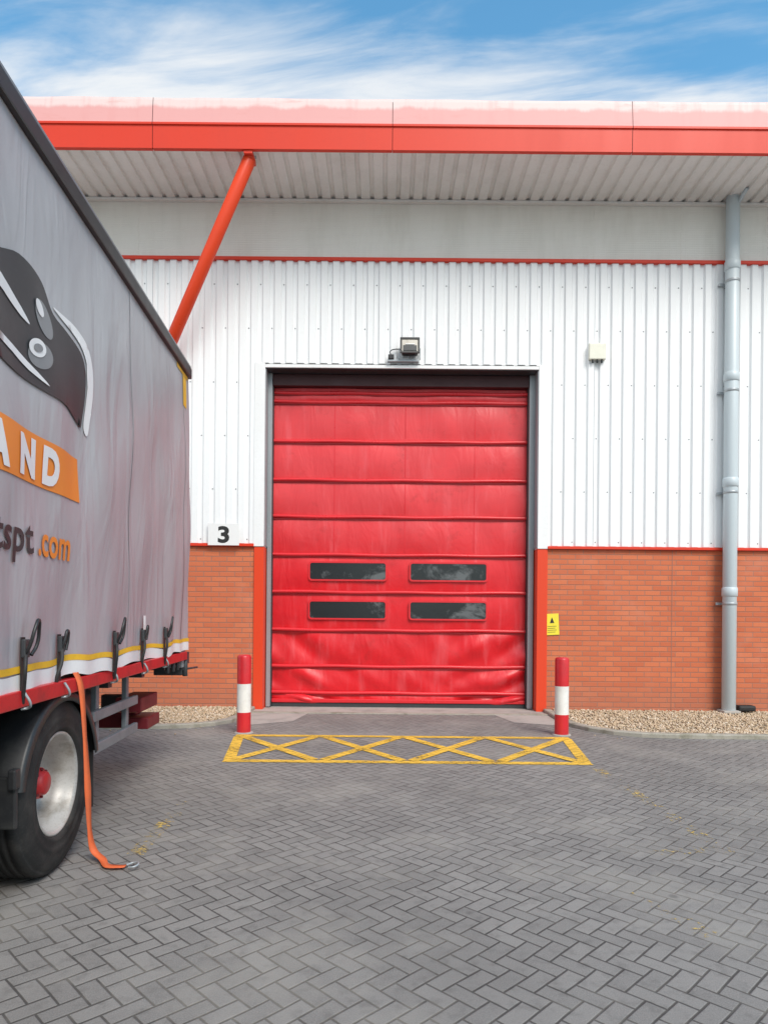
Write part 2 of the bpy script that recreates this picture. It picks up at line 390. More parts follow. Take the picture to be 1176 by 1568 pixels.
box('guide_rail_left',XL+.012,XL+.075,10.78,10.98,0.02,ZT-.013,guide,B,.004)
box('guide_rail_right',XR-.095,XR-.012,10.78,10.98,0.02,ZT-.013,guide,B,.004)
box('guide_edge_left',XL+.0755,XL+.086,10.84,10.97,0.02,ZT-.013,dark,B)
box('guide_edge_right',XR-.106,XR-.0955,10.84,10.97,0.02,ZT-.013,dark,B)
box('door_head_box',XL+.08,XR-.10,10.80,11.1,5.10,ZT-.014,paint('head_cover',(.05,.010,.012),.5,.3),B,.01)
DY=10.95;DX0,DX1=XL+.085,XR-.105
bars=[5.03,4.886,4.257,3.638,3.05,2.443,1.846,1.238,.66,.235]
def doorz(x,z):
    zz=[5.3]+bars+[.02]
    y=0
    for a,b in zip(zz[:-1],zz[1:]):
        if b<=z<=a:
            t=(z-b)/(a-b);env=math.sin(math.pi*t)
            y=env*(.020+.010*math.sin(x*3.1+a*2)+.005*math.sin(x*9+a*5))
            if a<1.3:
                e=max(0,abs(x-.25)-.6)
                sgn=1 if x>.25 else -1
                y+=env*.050*math.sin(abs(x-.25)*5.4-t*(3.4+.9*sgn)+a*3)*min(1,e*1.1)
                y+=env*.016*math.sin(abs(x-.25)*12.5-t*6+a*2+sgn)*min(1,e)
                y+=env*.006*math.sin(x*11+t*5+a)
            break
    return DY-y
NXX,NZ=170,230
v=[];f=[]
for j in range(NZ+1):
    z=.045+(5.2-.045)*j/NZ
    for i in range(NXX+1):
        x=DX0+(DX1-DX0)*i/NXX
        v.append((x,doorz(x,z),z))
for j in range(NZ):
    for i in range(NXX):
        a=j*(NXX+1)+i;f.append((a,a+1,a+NXX+2,a+NXX+1))
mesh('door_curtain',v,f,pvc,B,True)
barm=paint('door_bar_sleeve',(.70,.022,.032),.28,.25,3,dcol=(.45,.02,.02))
bdark=paint('door_bar_lower_edge',(.30,.006,.012),.5,.2,3)
for z in bars:
    v=[];f=[];n=80;K=8
    for i in range(n+1):
        x=DX0+(DX1-DX0)*i/n
        w=.005*math.sin(x*4+z*7)-.006*math.sin(math.pi*i/n)
        for k in range(K+1):
            a=-math.pi/2+math.pi*k/K
            v.append((x,DY-.012-.034*math.cos(a),z+w+.030*math.sin(a)))
    for i in range(n):
        for k in range(K):
            a=i*(K+1)+k;f.append((a,a+K+1,a+K+2,a+1))
    mesh('door_bar',v,f,barm,B,True)
    box('door_bar_lower_edge',DX0,DX1,DY-.028,DY,z-.044,z-.035,bdark,B)  # darker red strip along the lower edge of each bar
for x in (-.82,.31,1.42):
    for a,b in zip(bars[1:-1],bars[2:]):
        if b>2.4:
            v=[];f=[]
            for k in range(13):
                z=b+.05+(a-b-.1)*k/12;yy=doorz(x,z)-.003
                v+=[(x,yy,z),(x+.018,yy,z)]
            for k in range(12): f.append((2*k,2*k+1,2*k+3,2*k+2))
            mesh('fabric_seam',v,f,barm,B,True)
box('door_bottom_bar',DX0,DX1,DY-.06,DY,.075,.135,barm,B,.012)
box('door_bottom_seal',DX0,DX1,DY-.04,DY+.01,.0,.07,dark,B,.006)
def rrect(x0,x1,z0,z1,r,n=5):
    pts=[]
    for cx,cz,a0 in ((x1-r,z1-r,0),(x0+r,z1-r,90),(x0+r,z0+r,180),(x1-r,z0+r,270)):
        for k in range(n+1):
            a=math.radians(a0+90*k/n);pts.append((cx+r*math.cos(a),cz+r*math.sin(a)))
    return pts
for (x0,x1) in ((-1.185,.02),(.42,1.625)):
    for (z0,z1) in ((2.045,2.307),(1.427,1.689)):
        o=rrect(x0-.025,x1+.025,z0-.025,z1+.025,.05);i_=rrect(x0,x1,z0,z1,.035);n=len(o)
        yy=DY-.050
        v=[(x,yy+.03,z) for x,z in o]+[(x,yy,z) for x,z in o]+[(x,yy,z) for x,z in i_]+[(x,yy+.008,z) for x,z in i_]
        f=[]
        for k in range(n):
            j=(k+1)%n
            for L in range(3): f.append((L*n+k,L*n+j,(L+1)*n+j,(L+1)*n+k))
        mesh('door_window_frame',v,f,barm,B)
        mesh('door_window_pane',[(x,yy+.006,z) for x,z in i_],[tuple(range(n))],winm,B)
px=5.27;py=WY-.17
cyl('downpipe',(px,py,.02),(px,py,SZ+.02),.100,pipe_m,B,28)
for z in (6.86,5.16,3.55,1.88):
    cyl('downpipe_collar',(px,py,z-.07),(px,py,z+.07),.113,pipe_m,B,28)
for z in (6.62,4.95,3.4,1.70):
    cyl('downpipe_clip',(px,py,z-.025),(px,py,z+.025),.108,galv,B,28)
    box('clip_arm',px-.16,px+.16,WY-.075,WY-.045,z-.02,z+.02,galv,B,.003)
    box('clip_standoff',px-.02,px+.02,WY-.10,WY+.0,z-.018,z+.018,galv,B)
cyl('downpipe_branch',(px+.05,py-.02,7.78),(px+.10,py-.22,SZ+.02),.028,pipe_m,B,16)
box('downpipe_shoe',px-.13,px+.13,py-.13,py+.12,.03,.08,conc,B,.02)
box('drain_box',px+.14,px+.40,py-.05,py+.12,.06,.15,black,B,.03)
P0=Vector((-1.93,9.55,SZ-.05));P1=Vector((-3.72,WY-.06,4.72))
cyl('eave_strut',P0,P1,.092,redtube,B,28)
cyl('strut_tip',P0+(P0-P1).normalized()*.06,P0,.05,redtube,B,20,r1=.09)
box('strut_bracket',-1.99,-1.87,9.42,9.7,SZ-.06,SZ+.0,red,B,.006)
cyl('strut_pin',(-2.02,9.55,SZ-.03),(-1.84,9.55,SZ-.03),.02,galv,B)
box('strut_foot',-3.87,-3.57,WY-.06,WY-.03,4.5,4.95,red,B,.006)
# ---------------------------------------------------------------- wall furniture
F=empty('wall_floodlight',(0,0,0))
box('base_plate',.02,.50,WY-.10,WY-.036,5.385,5.42,galv,F,.006)
box('control_gear',.03,.12,WY-.12,WY-.036,5.42,5.49,blackpl,F,.01)
R=Matrix.Translation((.36,WY-.14,5.595))@Matrix.Rotation(math.radians(-10),4,'X')
box('housing',-.125,.125,-.03,.09,-.11,.11,blackpl,F,.03,R)
for a in ((-.15,.15,-.055,-.03,.10,.13),(-.15,.15,-.055,-.03,-.13,-.10),(-.15,-.12,-.054,-.031,-.099,.099),(.12,.15,-.054,-.031,-.099,.099)):
    box('bezel',*a,blackpl,F,.005,R)
box('reflector',-.12,.12,-.042,-.034,-.099,.099,paint('reflector_grey',(.40,.38,.34),.25,.5,10,metal=.4,dcol=(.12,.11,.10)),F,0,R)
box('reflector_hood',-.105,.105,-.050,-.0425,-.09,.0,dark,F,.003,R)
box('lamp_tube',-.07,.07,-.054,-.043,.01,.025,signw,F,.004,R)
box('yoke_left',.192,.205,WY-.13,WY-.07,5.42,5.58,galv,F);box('yoke_right',.515,.528,WY-.13,WY-.07,5.42,5.58,galv,F)
tube('cable',[(.07,WY-.10,5.49),(.06,WY-.09,5.54),(.14,WY-.08,5.58),(.24,WY-.08,5.57)],.008,black,F)
A=empty('alarm_box')
box('housing',3.12,3.38,WY-.10,WY-.03,5.45,5.70,cream,A,.015)
for k in range(3): cyl('gland',(3.18+.07*k,WY-.07,5.40),(3.18+.07*k,WY-.07,5.46),.014,blackpl,A,12)
S=empty('door_number_sign')
box('plate',-2.72,-2.24,WY-.085,WY-.07,2.535,2.875,signw,S,.003)
tm=textmesh('3',.34,.012,'CENTER')
o=D.objects.new('numeral',tm);tm.materials.append(signk);link(o,S);o.location=(-2.475,WY-.0875,2.585);o.rotation_euler=(math.pi/2,0,0);o.scale=(1.2,1,1)
W=empty('warning_sign',(2.60,WY-.008,1.36));W.rotation_euler=(0,math.radians(-3),0)
box('plate',-.11,.11,-.006,.0,-.165,.165,signy,W,.002)
mesh('pictogram',[(-.03,-.0075,.02),(.04,-.0075,.02),(.005,-.0075,.11)],[(0,1,2)],signk,W)
for k in range(4): box('text_line',-.07,.07-.02*(k%2),-.0078,-.0065,-.033-.03*k,-.027-.03*k,signk,W)
# ---------------------------------------------------------------- threshold, kerbs, gravel
TH=rect('concrete_threshold',XL-.15,XR+.15,10.33,11.3,.006,conc)
box('threshold_edging',XL-.16,XR+.16,10.20,10.325,-.05,.014,kerbm,None,.006)
mesh('apron_patch_concrete',[(-1.95,9.0,.004),(-1.25,9.45,.004),(-1.12,10.19,.004),(-1.97,10.19,.004)],[(0,1,2,3)],conc)
mesh('apron_patch_concrete',[(2.46,9.25,.004),(2.46,10.19,.004),(1.66,10.19,.004),(1.82,9.5,.004)],[(0,1,2,3)],conc)
KR=[(2.47,10.55),(2.47,10.1),(2.47,9.6),(2.52,9.2),(2.66,8.86),(2.90,8.60),(3.2,8.44),(3.6,8.38),(4.5,8.36),(26,8.36)]
KL=[(-1.98,10.55),(-1.98,10.1),(-1.98,9.65),(-2.05,9.3),(-2.22,9.02),(-2.5,8.83),(-2.85,8.74),(-3.4,8.72),(-26,8.72)]
def dens(pts):
    out=[]
    for a,b in zip(pts[:-1],pts[1:]):
        n=max(1,int(math.dist(a,b)/.3)) if math.dist(a,b)<5 else 30
        for k in range(n): out.append((a[0]+(b[0]-a[0])*k/n,a[1]+(b[1]-a[1])*k/n))
    out.append(pts[-1]);return out
def kerb(name,pts,side):
    pts=dens(pts);v=[];f=[];w=.12;h=.055
    prof=[(0,-.05),(0,h-.012),(.012,h),(w-.012,h),(w,h-.012),(w,-.05)]
    for i,p in enumerate(pts):
        a=Vector(pts[max(i-1,0)]);b=Vector(pts[min(i+1,len(pts)-1)]);t=(b-a).normalized();nr=Vector((-t.y,t.x))*side
        for (o_,z) in prof: v.append((p[0]+nr.x*o_,p[1]+nr.y*o_,z))
    K=len(prof)
    for i in range(len(pts)-1):
        for k in range(K-1): f.append((i*K+k,(i+1)*K+k,(i+1)*K+k+1,i*K+k+1))
    o=mesh(name,v,f,kerbm)
kerb('kerb',KR,1);kerb('kerb',KL,-1)
def gravel(name,K,y1):
    pts=[(x,y) for x,y in K]
    poly=pts+[(pts[-1][0],y1),(pts[0][0]+.001,y1)]
    v=[(x,y,.022) for x,y in poly];n=len(v)
    o=mesh(name,v,[tuple(range(n))],gravb)
    K2=dens(K);xs=np.array([p[0] for p in K2]);ys=np.array([p[1] for p in K2])
    order=np.argsort(xs,kind='stable');xs=xs[order];ys=ys[order]
    V=[];Fc=[]
    sgn=1 if K[-1][0]>0 else -1
    cnt=0
    while cnt<14000:
        x=sgn*random.uniform(2.15,8.5) if sgn<0 else random.uniform(2.62,9.0)
        yk=np.interp(x,xs,ys)
        spill=random.random()<.006
        y=random.uniform(8.0,y1-.01)
        if spill:
            if y>yk-.02 or y<yk-.5: continue
        elif y<yk+.14: continue
        r=random.uniform(.011,.024);rz=random.uniform(0,3.14)
        b=len(V);c,s=math.cos(rz),math.sin(rz);e=random.uniform(.6,1)
        z=.028+random.uniform(0,.016)
        if spill: r*=.7;z=r*.5
        for (dx,dy,dz) in ((1,0,0),(.3,.8,.1),(-.9,.3,0),(-.4,-.8,0),(.5,-.7,.1),(0.1,0,.75),(0,0,-.7)):
            V.append((x+r*(dx*c-dy*e*s),y+r*(dx*s+dy*e*c),z+r*dz))
        for k in range(5):
            Fc.append((b+k,b+(k+1)%5,b+5));Fc.append((b+(k+1)%5,b+k,b+6))
        cnt+=1
    mesh('stones',V,Fc,grav,o,True)
gravel('gravel_bed',KR,WY);gravel('gravel_bed',KL,WY)
# ---------------------------------------------------------------- road markings
def strips(name,segs,w,mat,z=.005):
    v=[];f=[]
    for n,(a,b) in enumerate(segs):
        a=Vector(a);b=Vector(b);t=(b-a).normalized();q=Vector((-t.y,t.x))*w/2
        k=len(v);zz=z+ (0.0 if n<4 else .0015+.0004*(n%6))
        v+=[(a.x+q.x,a.y+q.y,zz),(b.x+q.x,b.y+q.y,zz),(b.x-q.x,b.y-q.y,zz),(a.x-q.x,a.y-q.y,zz)];f.append((k,k+1,k+2,k+3))
    mesh(name,v,f,mat)
BYk,FYk=8.33,6.9
bl,br_,fl,fr=-1.74,2.22,-1.56,2.06
segs=[((bl-.05,BYk),(br_+.05,BYk)),((fl-.05,FYk),(fr+.05,FYk)),((bl,BYk-.06),(fl,FYk+.06)),((br_,BYk-.06),(fr,FYk+.06))]
n=4
for i in range(n):
    xb0=bl+(br_-bl)*i/n;xb1=bl+(br_-bl)*(i+1)/n;xf0=fl+(fr-fl)*i/n;xf1=fl+(fr-fl)*(i+1)/n
    segs.append(((xb0+.05,BYk-.065),(xf1-.05,FYk+.065)));segs.append(((xb1-.05,BYk-.065),(xf0+.05,FYk+.065)))
strips('yellow_hatch_marking',segs,.12,yel)
strips('faded_bay_line',[((2.1,6.7),(2.2,4.2)),((-1.55,5.4),(-1.52,4.2)),((1.35,3.7),(1.55,3.2)),((1.7,4.3),(2.3,4.45))],.11,yelw,.004)
# ---------------------------------------------------------------- bollards
def bollard(name,x,y):
    b=empty(name,(x,y,0));M=Matrix.Rotation(-math.pi/2,4,'Y');r=.086
    def seg(nm,z0,z1,mat,cap=False):
        pr=[(z0,r),(z1,r)]
        if cap: pr=[(z0,r),(z1-.03,r),(z1-.012,r*.93),(z1,r*.7),(z1+.003,.0005)]
        lathe(nm,pr,mat,b,M,32)
    seg('red_lower',0,.262,bred);seg('white_band',.262,.612,bwhite);seg('red_top',.612,.975,bred,True)
    lathe('band_edge',[(.608,r+.001),(.616,r+.001)],bwhite,b,M,32)
    lathe('base_collar',[(0,r+.03),(.012,r+.028),(.016,r)],conc,b,M,32)
bollard('bollard',-1.735,8.52);bollard('bollard',2.235,8.56)
# ---------------------------------------------------------------- TRUCK
T=empty('curtain_side_lorry',(-1.984,6.85,0),math.atan(.0575))
LEN=9.6
TOP=3.97
def wv(s,z):
    t=max(0,min(1,(3.93-z)/2.8))
    w=.030*math.sin(math.pi*min(1,t*1.05))
    w+=(t**.8)*(.017*math.sin(3.3*s+.4)+.009*math.sin(7.1*s+1+z*1.1)+.004*math.sin(13*s+z*2.0+2*math.sin(s)))
    w+=(t**4)*.007*math.sin(17*s+1.0+2*math.sin(1.7*s))
    w+=.008*math.sin(8*s-4.5*z+math.sin(2*s))*math.sin(math.pi*t)
    w+=.005*math.sin(5*s+6*z+1)*math.sin(math.pi*t)
    return w
def hem(s): return 1.125+.014*math.sin(5*s)+.010*math.sin(11*s+1+math.sin(2.3*s))
NS,NZ=260,70
v=[];f=[]
for i in range(NS+1):
    s=LEN*i/NS
    for j in range(NZ+1):
        z=hem(s)+(3.90-hem(s))*j/NZ
        v.append((wv(s,z),-s,z))
for i in range(NS):
    for j in range(NZ):
        a=i*(NZ+1)+j;f.append((a,a+1,a+NZ+2,a+NZ+1))
mesh('side_curtain',v,f,tarp,T,True)
def finish(bm,name,mat,off):
    bmesh.ops.triangulate(bm,faces=bm.faces[:])
    ys=[q.co.y for q in bm.verts];zs=[q.co.z for q in bm.verts]
    k=math.ceil(min(ys)/.04)*.04
    while k<max(ys):
        bmesh.ops.bisect_plane(bm,geom=bm.verts[:]+bm.edges[:]+bm.faces[:],plane_co=(0,k,0),plane_no=(0,1,0));k+=.04
    k=math.ceil(min(zs)/.06)*.06
    while k<max(zs):
        bmesh.ops.bisect_plane(bm,geom=bm.verts[:]+bm.edges[:]+bm.faces[:],plane_co=(0,0,k),plane_no=(0,0,1));k+=.06
    for q in bm.verts: q.co.x=wv(-q.co.y,q.co.z)+off
    m=D.meshes.new(name);bm.to_mesh(m);bm.free();m.materials.append(mat)
    for p in m.polygons:p.use_smooth=True
    link(D.objects.new(name,m),T)
def decal(name,pts,mat,off=.005):
    bm=bmesh.new();vs=[bm.verts.new((0,-s,z)) for s,z in pts];bm.faces.new(vs)
    finish(bm,name,mat,off)
def tdecal(name,body,size,s,z,mat,off=.009,thick=.006,sx=1.0,sp=1.0):
    c=D.curves.new('t','FONT');c.body=body;c.size=size;c.offset=thick;c.resolution_u=4;c.space_character=sp
    o=D.objects.new('t',c);m=D.meshes.new_from_object(o);D.objects.remove(o)
    bm=bmesh.new();bm.from_mesh(m);D.meshes.remove(m)
    for q in bm.verts: q.co=Vector((0,-s+q.co.x*sx,z+q.co.y))
    finish(bm,name,mat,off)
def smoothpoly(p,n=5):
    out=[];L=len(p)
    for i in range(L):
        a,b,c,d=[Vector(p[(i+k-1)%L]) for k in range(4)]
        for k in range(n):
            t=k/n
            out.append(tuple(.5*((2*b)+(-a+c)*t+(2*a-5*b+4*c-d)*t*t+(-a+3*b-3*c+d)*t**3)))
    return out
decal('graphic_swoosh',smoothpoly([(3.20,3.125),(3.08,3.135),(2.93,3.13),(2.76,3.085),(2.685,2.98),(2.675,2.84),(2.70,2.68),(2.725,2.56),(2.775,2.60),(2.765,2.75),(2.755,2.88),(2.78,2.98),(2.86,3.05),(3.0,3.09)]),vwhite,.006)
decal('graphic_face',smoothpoly([(4.8,3.0),(4.3,3.17),(3.9,3.11),(3.62,3.195),(3.36,3.185),(3.22,3.09),(3.05,3.06),(2.87,3.01),(2.80,2.93),(2.785,2.79),(2.80,2.66),(2.815,2.585),(2.86,2.60),(3.05,2.64),(3.37,2.63),(3.8,2.64),(4.8,2.70)]),vblack,.008)
def ell(cs,cz,a,b,rot=0,n=28):
    return [(cs+a*math.cos(t)*math.cos(rot)-b*math.sin(t)*math.sin(rot),cz+a*math.cos(t)*math.sin(rot)+b*math.sin(t)*math.cos(rot)) for t in [2*math.pi*k/n for k in range(n)]]
decal('graphic_eye_grey',ell(3.34,3.0,.11,.075,.45),vgrey,.011)
decal('graphic_eye_white',ell(3.40,3.035,.05,.032,.5),vwhite,.014)
decal('graphic_eye_grey_low',ell(3.38,2.80,.13,.065,-.3),vgrey,.011)
decal('graphic_eye_white_low',ell(3.42,2.825,.085,.045,-.3),vwhite,.014)
decal('graphic_eye_pupil_low',ell(3.42,2.825,.045,.020,-.3),vgrey,.017)
decal('graphic_stripe',smoothpoly([(4.5,3.0),(3.9,3.03),(3.65,2.98),(3.50,2.915),(3.58,2.915),(3.9,2.965),(4.5,2.93)],3),vwhite,.0125)
decal('graphic_stripe_low',smoothpoly([(4.5,2.74),(3.8,2.755),(3.5,2.72),(3.3,2.67),(3.5,2.685),(3.8,2.72),(4.5,2.70)],3),vwhite,.0125)
decal('orange_banner',[(5.6,2.13),(2.82,2.14),(2.84,2.392),(5.6,2.385)],orange,.005)
for ch,s in (('R',4.16),('A',3.90),('N',3.60),('D',3.33)): tdecal('banner_letter',ch,.25,s,2.175,vwhite,.010,.015,.98)
tdecal('web_text_dark','eatspt',.235,4.03,1.79,vblack,.008,.004,1.0,1.05)
tdecal('web_text_orange','.com',.235,3.37,1.79,orange,.008,.005,.92,1.03)
decal('corner_mark_bar',[(.50,3.79),(.06,3.80),(.06,3.835),(.50,3.83)],yhem)
decal('corner_mark_post',[(.27,3.50),(.13,3.50),(.13,3.79),(.27,3.79)],yhem,.006)
def band(name,za,zb,mat,off,s0=0,s1=LEN,follow=0):
    v=[];f=[];n=260
    for i in range(n+1):
        s=s0+(s1-s0)*i/n
        d=(hem(s)-1.125)*follow
        for z in (za+d,zb+d): v.append((wv(s,max(z,1.12))+off,-s,z))
    for i in range(n): f.append((2*i,2*i+1,2*i+3,2*i+2))
    mesh(name,v,f,mat,T,True)
band('hem_yellow',1.20,1.235,yhem,.008,follow=.6);band('hem_white',1.112,1.197,vwhite,.006,follow=1)
for s in (.22,1.85,4.25):
    v=[];f=[]
    for k in range(60):
        z=1.24+(3.83-1.24)*k/59
        v+=[(wv(s,z)+.003,-s,z),(wv(s+.035,z)+.003,-s-.035,z)]
    for k in range(59): f.append((2*k,2*k+1,2*k+3,2*k+2))
    mesh('tarpaulin_seam',v,f,tarp,T,True)
box('cant_rail',-.05,.035,-LEN,.02,TOP-.13,TOP-.025,blackpl,T,.012)
box('cant_rail_lip',-.06,.025,-LEN,.02,TOP-.024,TOP,vgrey,T,.004)
box('roof',-2.5,-.062,-LEN,.0,TOP-.03,TOP+.01,vgrey,T,.015)
box('rear_frame_post',-.14,-.005,-.10,.02,.95,TOP-.132,galv,T,.01)
box('rear_doors',-2.48,-.145,-.06,.01,1.15,3.92,vgrey,T,.01)
box('front_bulkhead',-2.5,-.02,-LEN,-LEN+.06,1.15,3.90,vgrey,T)
box('far_curtain',-2.5,-2.46,-LEN+.07,-.07,1.15,3.92,tarp,T)
box('load_deck',-2.45,-.06,-LEN,-.07,1.06,1.15,dark,T)
box('side_rail_red',-.055,.02,-LEN,-.02,1.025,1.108,truckred,T,.008)
box('rear_sill',-2.45,.015,-.02,.10,.98,1.10,dark,T,.01)
box('chassis_rail',-.95,-.87,-LEN-1.5,-.3,.80,1.055,dred,T)
box('chassis_rail_far',-1.63,-1.55,-LEN-1.5,-.3,.80,1.055,dred,T)
for s in (.5,1.2,2.0,2.5,3.7,5.2,6.5): box('outrigger',-2.4,-.07,-s-.04,-s+.04,.96,1.055,dark,T)
cyl('rear_latch',(-.02,-.05,.93),(.05,.30,.925),.011,dark,T,10)
cyl('rear_latch_pin',(.0,-.02,.86),(.0,-.02,1.02),.025,dark,T,12)
box('rear_lamp_bracket',-.3,-.02,-.06,.04,.87,.975,dark,T,.01)
for s in (.25,.42,.62): cyl('underside_lug',(-.02,-s,.94),(-.02,-s,1.02),.018,dark,T,10)
box('underrun_arm',-.75,-.65,-.9,-.55,.45,.95,dred,T,.01)
box('underrun_beam',-2.3,-.30,-.62,-.48,.44,.58,dred,T,.012)
box('red_bracket',-.36,-.14,-1.0,-.5,.64,.76,dred,T,.01)
box('red_bracket_lower',-.36,-.14,-.80,-.42,.46,.56,dred,T,.01)
for z in (.54,.76): box('side_guard_rail',-.10,-.065,-2.32,-1.35,z,z+.07,guardm,T,.008)
for s in (1.50,2.15): box('side_guard_post',-.14,-.101,-s-.03,-s+.03,.52,1.02,guardm,T,.006)
box('side_guard_brace',-.135,-.10,-.55,-.45,-.02,.02,guardm,T,.004,Matrix.Translation((0,-1.35,.82))@Matrix.Rotation(-.7,4,'X'))
cyl('air_tank',(-.45,-2.3,.80),(-.45,-1.6,.80),.14,dark,T,24)
box('battery_box',-.85,-.45,-1.5,-1.15,.70,.98,blackpl,T,.02)
box('rear_lamp_board',-.62,-.3,-.60,-.50,.62,.74,dark,T,.01)
def wheel(y,side=1,x0=-.03):
    for kk,dx in enumerate((0,-.34)):
        cx=x0-.15+dx if side>0 else -2.45+.18-dx
        M=Matrix.Translation((cx,y,.51))@(Matrix.Identity(4) if side>0 else Matrix.Rotation(math.pi,4,'Z'))
        pr=[(-.11,.285),(-.135,.30),(-.148,.36),(-.150,.41),(-.138,.465),(-.118,.495),(-.10,.507)]
        for g in (-.066,-.022,.022,.066): pr+=[(g-.008,.51),(g-.006,.497),(g+.006,.497),(g+.008,.51)]
        pr+=[(.10,.507),(.118,.495),(.1225,.487),(.121,.483),(.1285,.477),(.138,.462),(.150,.41),(.149,.385),(.1525,.380),(.148,.36),(.146,.325),(.1485,.32),(.135,.30),(.11,.285)]
        lathe('tyre',pr,tyrem,T,M,64)
        lathe('rim',[(.118,.296),(.130,.294),(.132,.282),(.115,.268),(.075,.262),(.07,.255),(.0,.250),(-.045,.240),(-.07,.215),(-.075,.18),(-.07,.13),(-.068,.0005)],rimm,T,M,64)
        lathe('rim_back',[(-.118,.292),(-.118,.2),(-.10,.0005)],dark,T,M,32)
        if kk==0:
            for k in range(8):
                a=2*math.pi*k/8+.2
                p=M@Vector((-.076,.205*math.cos(a),.205*math.sin(a)));q=M@Vector((-.066,.205*math.cos(a),.205*math.sin(a)))
                cyl('hand_hole',p,q,.030,black,T,14)
            for k in range(10):
                a=2*math.pi*k/10
                cyl('wheel_nut',M@Vector((-.07,.145*math.cos(a),.145*math.sin(a))),M@Vector((-.03,.145*math.cos(a),.145*math.sin(a))),.015,rimm,T,6)
            lathe('hub',[(-.07,.118),(-.03,.112),(-.02,.095),(.03,.088),(.035,.070),(.06,.066),(.068,.055),(.070,.0005)],truckred,T,M,32)
            for k in range(8):
                a=2*math.pi*k/8
                cyl('hub_bolt',M@Vector((.028,.079*math.cos(a),.079*math.sin(a))),M@Vector((.045,.079*math.cos(a),.079*math.sin(a))),.008,dred,T,6)
WS=2.92
for s in (WS,WS+1.36): wheel(-s,1);wheel(-s,-1)
for s in (WS,WS+1.36): cyl('axle',(-2.2,-s,.5),(-.3,-s,.5),.06,dark,T)
wheel(-LEN-.9,1);wheel(-LEN-.9,-1)
def guard(sc_,a0,a1,r=.545):
    M=Matrix.Translation((0,-sc_,.48))
    pr=[(-.66,r-.006),(-.03,r-.006),(-.018,r-.045),(-.010,r-.043),(-.012,r+.004),(-.03,r+.01),(-.66,r+.01),(-.66,r-.006)]
    lathe('mudguard',pr,blackpl,T,M,40,True,a0,a1)
guard(WS,math.radians(12),math.radians(168));guard(WS+1.36,math.radians(30),math.radians(150))
box('mudflap',-.64,-.05,-WS+.545,-WS+.558,.22,.66,black,T)
box('mudguard_front_drop',-.64,-.02,-WS-.575,-WS-.545,.42,.68,blackpl,T,.01)
box('mudguard_bracket',-.05,-.01,-WS-.60,-WS-.54,.62,.72,blackpl,T,.01)
buck=[3.50,3.02,2.21,1.50,.87,4.1,4.8]
for n_,s in enumerate(buck):
    w0=wv(s,1.25)
    lean=(.03,-.02,.03,0,.02,.0,.02)[n_]
    box('buckle_strap',w0+.012,w0+.018,-s-.020,-s+.020,1.06,1.37,black,T)
    box('buckle_body',w0+.018,w0+.040,-s-.026,-s+.026,1.27,1.36,dark,T,.006)
    big=n_ in (0,2,4)
    if n_==3: box('ratchet_label',w0+.018,w0+.022,-s+.03,-s+.07,1.22,1.47,vwhite,T)
    if big:
        pts=[(w0+.03,-s-.01,1.28),(w0+.06,-s-.025,1.33),(w0+.08,-s-.01,1.42),(w0+.075,-s+.035,1.455),(w0+.06,-s+.075,1.41),(w0+.05,-s+.075,1.33),(w0+.04,-s+.035,1.28)]
    else:
        pts=[(w0+.03,-s-.01,1.28),(w0+.05,-s-.01,1.34),(w0+.055,-s+.015,1.39),(w0+.045,-s+.045,1.34),(w0+.04,-s+.03,1.28)]
    tube('buckle_lever',pts,.009,blackpl,T)
    tube('strap_tail',[(w0+.03,-s,1.30),(w0+.05,-s-.05,1.22),(w0+.035,-s-.06+lean,1.12),(w0+.02,-s-.01,1.045)],.010,black,T)
    tube('rail_hook',[(.03,-s-.02,1.10),(.05,-s,1.04),(.03,-s+.02,1.02),(.0,-s+.01,1.015)],.007,galv,T)
cabm=paint('cab_paint',(.5,.5,.52),.3,.1,2)
cv=[(-2.45,-LEN-.25,.55),(-.05,-LEN-.25,.55),(-.05,-LEN-2.3,.5),(-2.45,-LEN-2.3,.5),(-2.45,-LEN-.25,3.2),(-.05,-LEN-.25,3.2),(-.1,-LEN-2.0,3.0),(-2.4,-LEN-2.0,3.0),(-.05,-LEN-2.35,1.7),(-2.45,-LEN-2.35,1.7)]
mesh('cab',cv,[(0,1,5,4),(1,2,8,6,5),(2,3,9,8),(8,9,7,6),(3,0,4,7,9),(4,5,6,7),(0,3,2,1)],cabm,T)
mesh('windscreen',[(-.2,-LEN-2.33,1.85),(-2.3,-LEN-2.33,1.85),(-2.25,-LEN-2.06,2.85),(-.25,-LEN-2.06,2.85)],[(0,1,2,3)],winm,T)
mesh('cab_side_window',[(-.045,-LEN-.6,1.85),(-.045,-LEN-1.9,1.85),(-.055,-LEN-1.85,2.7),(-.055,-LEN-.6,2.7)],[(0,1,2,3)],winm,T)
